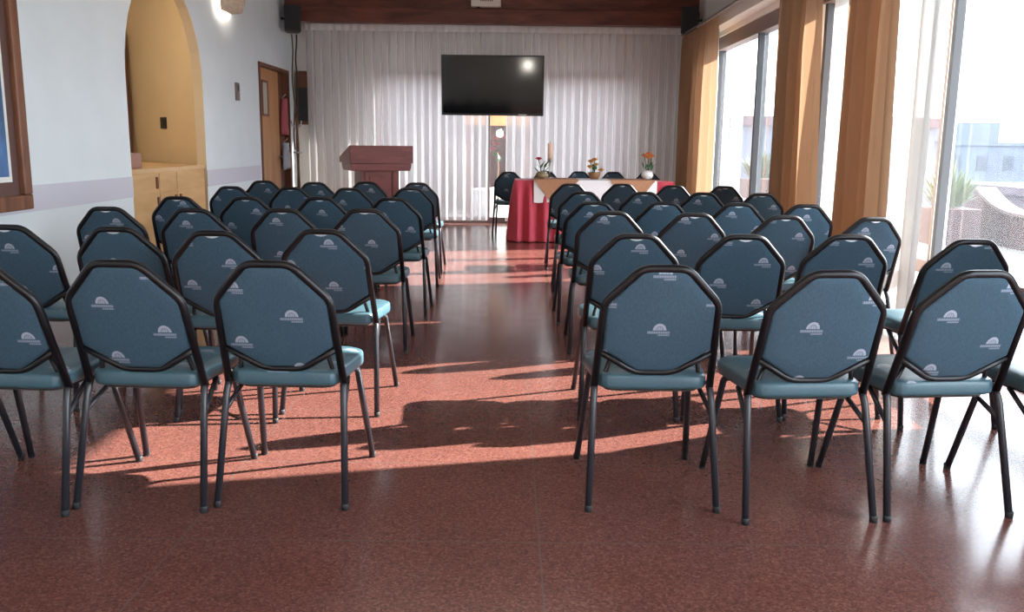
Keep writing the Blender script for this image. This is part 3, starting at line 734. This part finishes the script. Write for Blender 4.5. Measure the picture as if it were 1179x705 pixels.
RIGHT = [[(.51, 2.91), (1.03, 2.83), (1.52, 2.87), (2.02, 2.86)],
         [(.56, 3.93), (1.04, 3.95), (1.52, 4.00), (2.0, 3.86)],
         [(.60, 5.24), (1.07, 5.18), (1.56, 5.08), (2.04, 5.02)],
         [(.58, 6.10), (1.07, 6.17), (1.57, 6.13), (2.01, 6.06)],
         [(.61, 7.39), (1.12, 7.43), (1.62, 7.47), (2.10, 7.45)],
         [(.61, 8.85), (1.13, 8.96), (1.60, 8.74), (2.10, 8.74)]]
OFF = {('L', 0, 0): (.06, .675), ('L', 0, 1): (-.07, .72), ('L', 0, 2): (.13, .60), ('R', 0, 0): (.0, .64), ('R', 0, 1): (-.04, .67), ('R', 0, 2): (-.08, .71),
       ('L', 1, 0): (.03, .60), ('L', 1, 1): (.06, .72), ('L', 1, 2): (-.03, .70), ('L', 1, 3): (0, .76),
       ('R', 1, 0): (.02, .80), ('R', 1, 1): (-.09, .64), ('R', 1, 2): (.10, .74), ('R', 1, 3): (-.1, .74), ('L', 2, 0): (.03, .66), ('L', 2, 1): (-.04, .79)}
ROT = {('L', 0, 1): -3, ('L', 0, 2): -4, ('R', 0, 1): 4, ('R', 0, 2): 6, ('R', 0, 3): 5, ('R', 1, 3): 4, ('R', 2, 3): 7, ('R', 2, 2): 4, ('L', 1, 0): -3, ('L', 0, 0): -2, ('L', 0, 3): -5}
rown = ['nearest row', 'second row', 'third row', 'fourth row', 'fifth row', 'farthest row']
seatn = [['aisle seat', 'second seat from the aisle', 'third seat from the aisle', 'seat nearest the white wall'],
         ['aisle seat', 'second seat from the aisle', 'third seat from the aisle', 'seat nearest the windows']]
for side, rows_, bl_ in (('L', LEFT, 'left block'), ('R', RIGHT, 'right block')):
    for i, row in reversed(list(enumerate(rows_))):
        for k, (x, y) in enumerate(row):
            lab = 'blue padded black framed chair, %s, %s, %s' % (bl_, rown[i], seatn[side == 'R'][k])
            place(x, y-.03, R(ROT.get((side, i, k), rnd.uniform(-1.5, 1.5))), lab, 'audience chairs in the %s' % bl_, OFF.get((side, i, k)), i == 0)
# speakers' chairs: four behind the table facing the room, one at its end
for x, lab in ((.51, 'dark blue chair behind the table, directly behind the rose vase'), (.985, 'dark blue chair behind the table, just left of the golden flowers'),
               (1.46, 'dark blue chair behind the table, between golden and orange flowers'), (1.94, 'dark blue chair behind the table, behind the white vase')):
    place(x*1.02, 12.74, math.pi+R(rnd.uniform(-1, 1)), lab, 'chairs behind the head table')
place(.0, 12.30, R(-4), 'lone dark blue chair standing at the end of the red skirted table', 'chairs behind the head table')

# ------------------------------------------------------------------ unseen lamps added for fill, behind the viewpoint and overhead
g = thing('flash_lamp', 'added globe lamp in place of the camera flash, behind the viewpoint', 'lamp', (-.31, -1.0, 0))  # added lamp, stands in for the camera flash
lathe('globe', [(.01, 1.45), (.085, 1.48), (.125, 1.57), (.085, 1.66), (.01, 1.70)], 'bulb', g)
lathe('base', [(.15, 0), (.15, .02), (.03, .04)], 'black', g); tube('pole', [(0, 0, .03), (0, 0, 1.46)], .014, 'steel', g)
for k, (y, lab) in enumerate(((7.6, 'added ceiling fill light over the farther audience rows'), (4.9, 'added ceiling fill light over the nearer audience rows'), (-.9, 'added ceiling fill light just behind the viewpoint'), (-2.3, 'added ceiling fill light in the middle of the rear ceiling'), (-3.7, 'added ceiling fill light closest to the rear wall'))):
    g = thing('fill_light', lab, 'fill light', (-.3, y, ZC), 0, 'added fill lights')  # unseen fixtures added to brighten the room
    box('housing', (-1.5, -.14, -.05), (1.5, .14, 0), 'white', g, .01)
    box('diffuser', (-1.46, -.12, -.075), (1.46, .12, -.051), 'tube' if y < 0 else 'filldim', g, .008)

# ------------------------------------------------------------------ outdoors
struct(box('terrace', (XR+.25, -6, -.12), (8.2, 34, -.02), 'terr'))
struct(box('terrace_back', (-7, YB+.2, -.12), (XR+.25, 34, -.02), 'terr'))
struct(box('ground_far', (-60, -80, -9.2), (260, 400, -9), 'cityg'))
# curved terracotta parapet along the terrace edge
bm = bmesh.new(); pl = [(9.6, -.02), (9.6, .40)]
for k in range(10): t = k/9; pl.append((11.3+1.15*t, .40+.29*(t**2.4)))
pl += [(12.95, .25), (12.95, -.02)]
add_prism(bm, pl, 'x', 6.55, 6.78)
o = fin(bm, 'terrace_parapet', 'brick'); tag(o, 'terracotta parapet with sweeping curved top on the terrace outside', 'parapet')
bm = bmesh.new(); A = []
top_ = pl[1:12]
for (y, z) in top_: A.append((y, z+.001))
poly2 = A+[(y, z+.04) for y, z in reversed(A)]
add_prism(bm, poly2, 'x', 6.52, 6.81); fin(bm, 'coping', 'coping', o)
def plant(name, label, x, y, z, hw, hh, mat, seed, n=120, blade=True, pot=None):
    t = thing(name, label, 'plant', (x, y, z)); rr = random.Random(seed); bm = bmesh.new()
    for k in range(n):
        a = rr.uniform(0, 2*math.pi); r = hw*math.sqrt(rr.random()); h = hh*rr.uniform(.35, 1)*(1-.4*r/hw)
        b = Vector((r*.4*math.cos(a), r*.4*math.sin(a), 0)); tip = Vector((r*math.cos(a), r*math.sin(a), h)); sd = Vector((-math.sin(a), math.cos(a), 0))*hh*.035
        m_ = (b+tip)*.5+Vector((0, 0, h*.15))
        v0, v1, v2, v3 = bm.verts.new(b), bm.verts.new(m_-sd), bm.verts.new(m_+sd), bm.verts.new(tip)
        bm.faces.new((v0, v1, v2)); bm.faces.new((v1, v3, v2))
    fin(bm, 'leaves', mat, t)
    if pot: prism('planter', [(-pot, -pot), (pot, -pot), (pot, pot), (-pot, pot)], 'z', -z-.02, 0, 'brick', t, .01)
    return t
plant('potted_plant', 'yellow green spiky plant in a terracotta planter outside the big window', 5.98, 12.1, .46, .44, .74, 'bush', 4, 220, pot=.32)
plant('potted_plant', 'dark green plant outside the far window near the mullion', 6.3, 22.5, .45, .6, .9, 'bushd', 6, 220, pot=.4)
def building(label, x, y, z0, w_, dp, h, mat, nx, nz, tower=None, roof=None):
    b = thing('building', label, 'building', (x, y, z0)); box('walls', (0, 0, 0), (w_, dp, h), mat, b)
    box('roof_edge', (-.2, -.2, h), (w_+.2, dp+.2, h+.35), roof or mat, b)
    for i in range(nx):
        for j in range(nz):
            wx = w_*(i+.3)/nx; wz = h*(j+.3)/nz; box('window', (wx, -.06, wz), (wx+w_*.4/nx, -.001, wz+h*.42/nz), 'hazew', b)
    if tower: box('roof_tower', (tower[0], 1, h+.35), (tower[1], dp-1, h+tower[2]), mat, b)
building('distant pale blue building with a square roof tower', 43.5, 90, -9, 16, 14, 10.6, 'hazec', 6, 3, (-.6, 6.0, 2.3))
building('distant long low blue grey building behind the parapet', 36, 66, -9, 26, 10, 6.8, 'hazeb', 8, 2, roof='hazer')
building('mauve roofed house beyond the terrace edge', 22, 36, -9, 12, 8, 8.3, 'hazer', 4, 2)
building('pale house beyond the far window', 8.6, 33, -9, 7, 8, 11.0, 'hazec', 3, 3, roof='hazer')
# yard behind the glazed back wall
o = box('garden_wall', (-4, 17.2, -.02), (4, 17.4, 2.6), principled('dark_garden_wall', (.045, .02, .016), .9, var=.3, vscale=6)); tag(o, 'dark wall in the yard seen through the curtain gap', 'wall')
o = box('white_planter', (-.34, -.30, -.02), (.34, .30, .50), 'white', bevel=.01, loc=(-.18, 15.05, 0), rotz=R(48)); tag(o, 'low white planter block behind the curtain gap', 'planter')
pg_ = box('pergola_beam', (-.80, 16.0, 1.56), (.36, 16.15, 1.80), 'doorw'); tag(pg_, 'orange wooden beam in the yard seen at the top of the curtain gap', 'beam')
pp_ = box('post', (-.80, 16.0, -.02), (-.66, 16.15, 1.559), 'doorf', pg_); pp_ = box('post', (.22, 16.0, -.02), (.36, 16.15, 1.559), 'doorf', pg_)
pf = thing('flowering_shrub', 'reddish flowering shrub above the white planter behind the curtain gap', 'shrub', (-.20, 15.05, .505))
tube('stem', [(0, 0, 0), (.02, 0, .3), (0, 0, .6)], .012, 'brown', pf)
for k in range(9): bloom(pf, (rnd.uniform(-.16, .16), rnd.uniform(-.12, .12), rnd.uniform(.55, .85)),   .06, 'shrubred', 60+k)
leafy(pf, [(rnd.uniform(-.05, .05), rnd.uniform(-.05, .05), rnd.uniform(.25, .6)) for _ in range(6)], 'green', 'leaf', .10, 7)

# ------------------------------------------------------------------ light and sky
w = bpy.data.worlds.new('sky'); sc.world = w; w.use_nodes = True
bg = w.node_tree.nodes['Background']; bg.inputs[0].default_value = (.80, .90, 1.0, 1); bg.inputs[1].default_value = 4.8
sd = bpy.data.lights.new('sun', 'SUN'); sd.energy = 17.0; sd.angle = R(.6); sd.color = (1.0, .95, .87)
so = bpy.data.objects.new('sun', sd); COL.objects.link(so)
sdir = Vector((1, .24, .545)).normalized()
so.rotation_euler = sdir.to_track_quat('Z', 'Y').to_euler(); so.location = (20, 5, 12)

# ------------------------------------------------------------------ camera
cd_ = bpy.data.cameras.new('camera'); cam = bpy.data.objects.new('camera', cd_); COL.objects.link(cam)
cd_.sensor_width = 36; cd_.lens = 36*1020/1179; cd_.clip_end = 1000
cam.location = (0, 0, 1.25)
cam.rotation_euler = (Matrix.Rotation(R(-.3), 3, 'Z') @ Matrix.Rotation(R(90-10.4), 3, 'X') @ Matrix.Rotation(R(.7), 3, 'Z')).to_euler()
sc.camera = cam
sc.cycles.sample_clamp_indirect = 6.0
sc.cycles.use_denoising = True
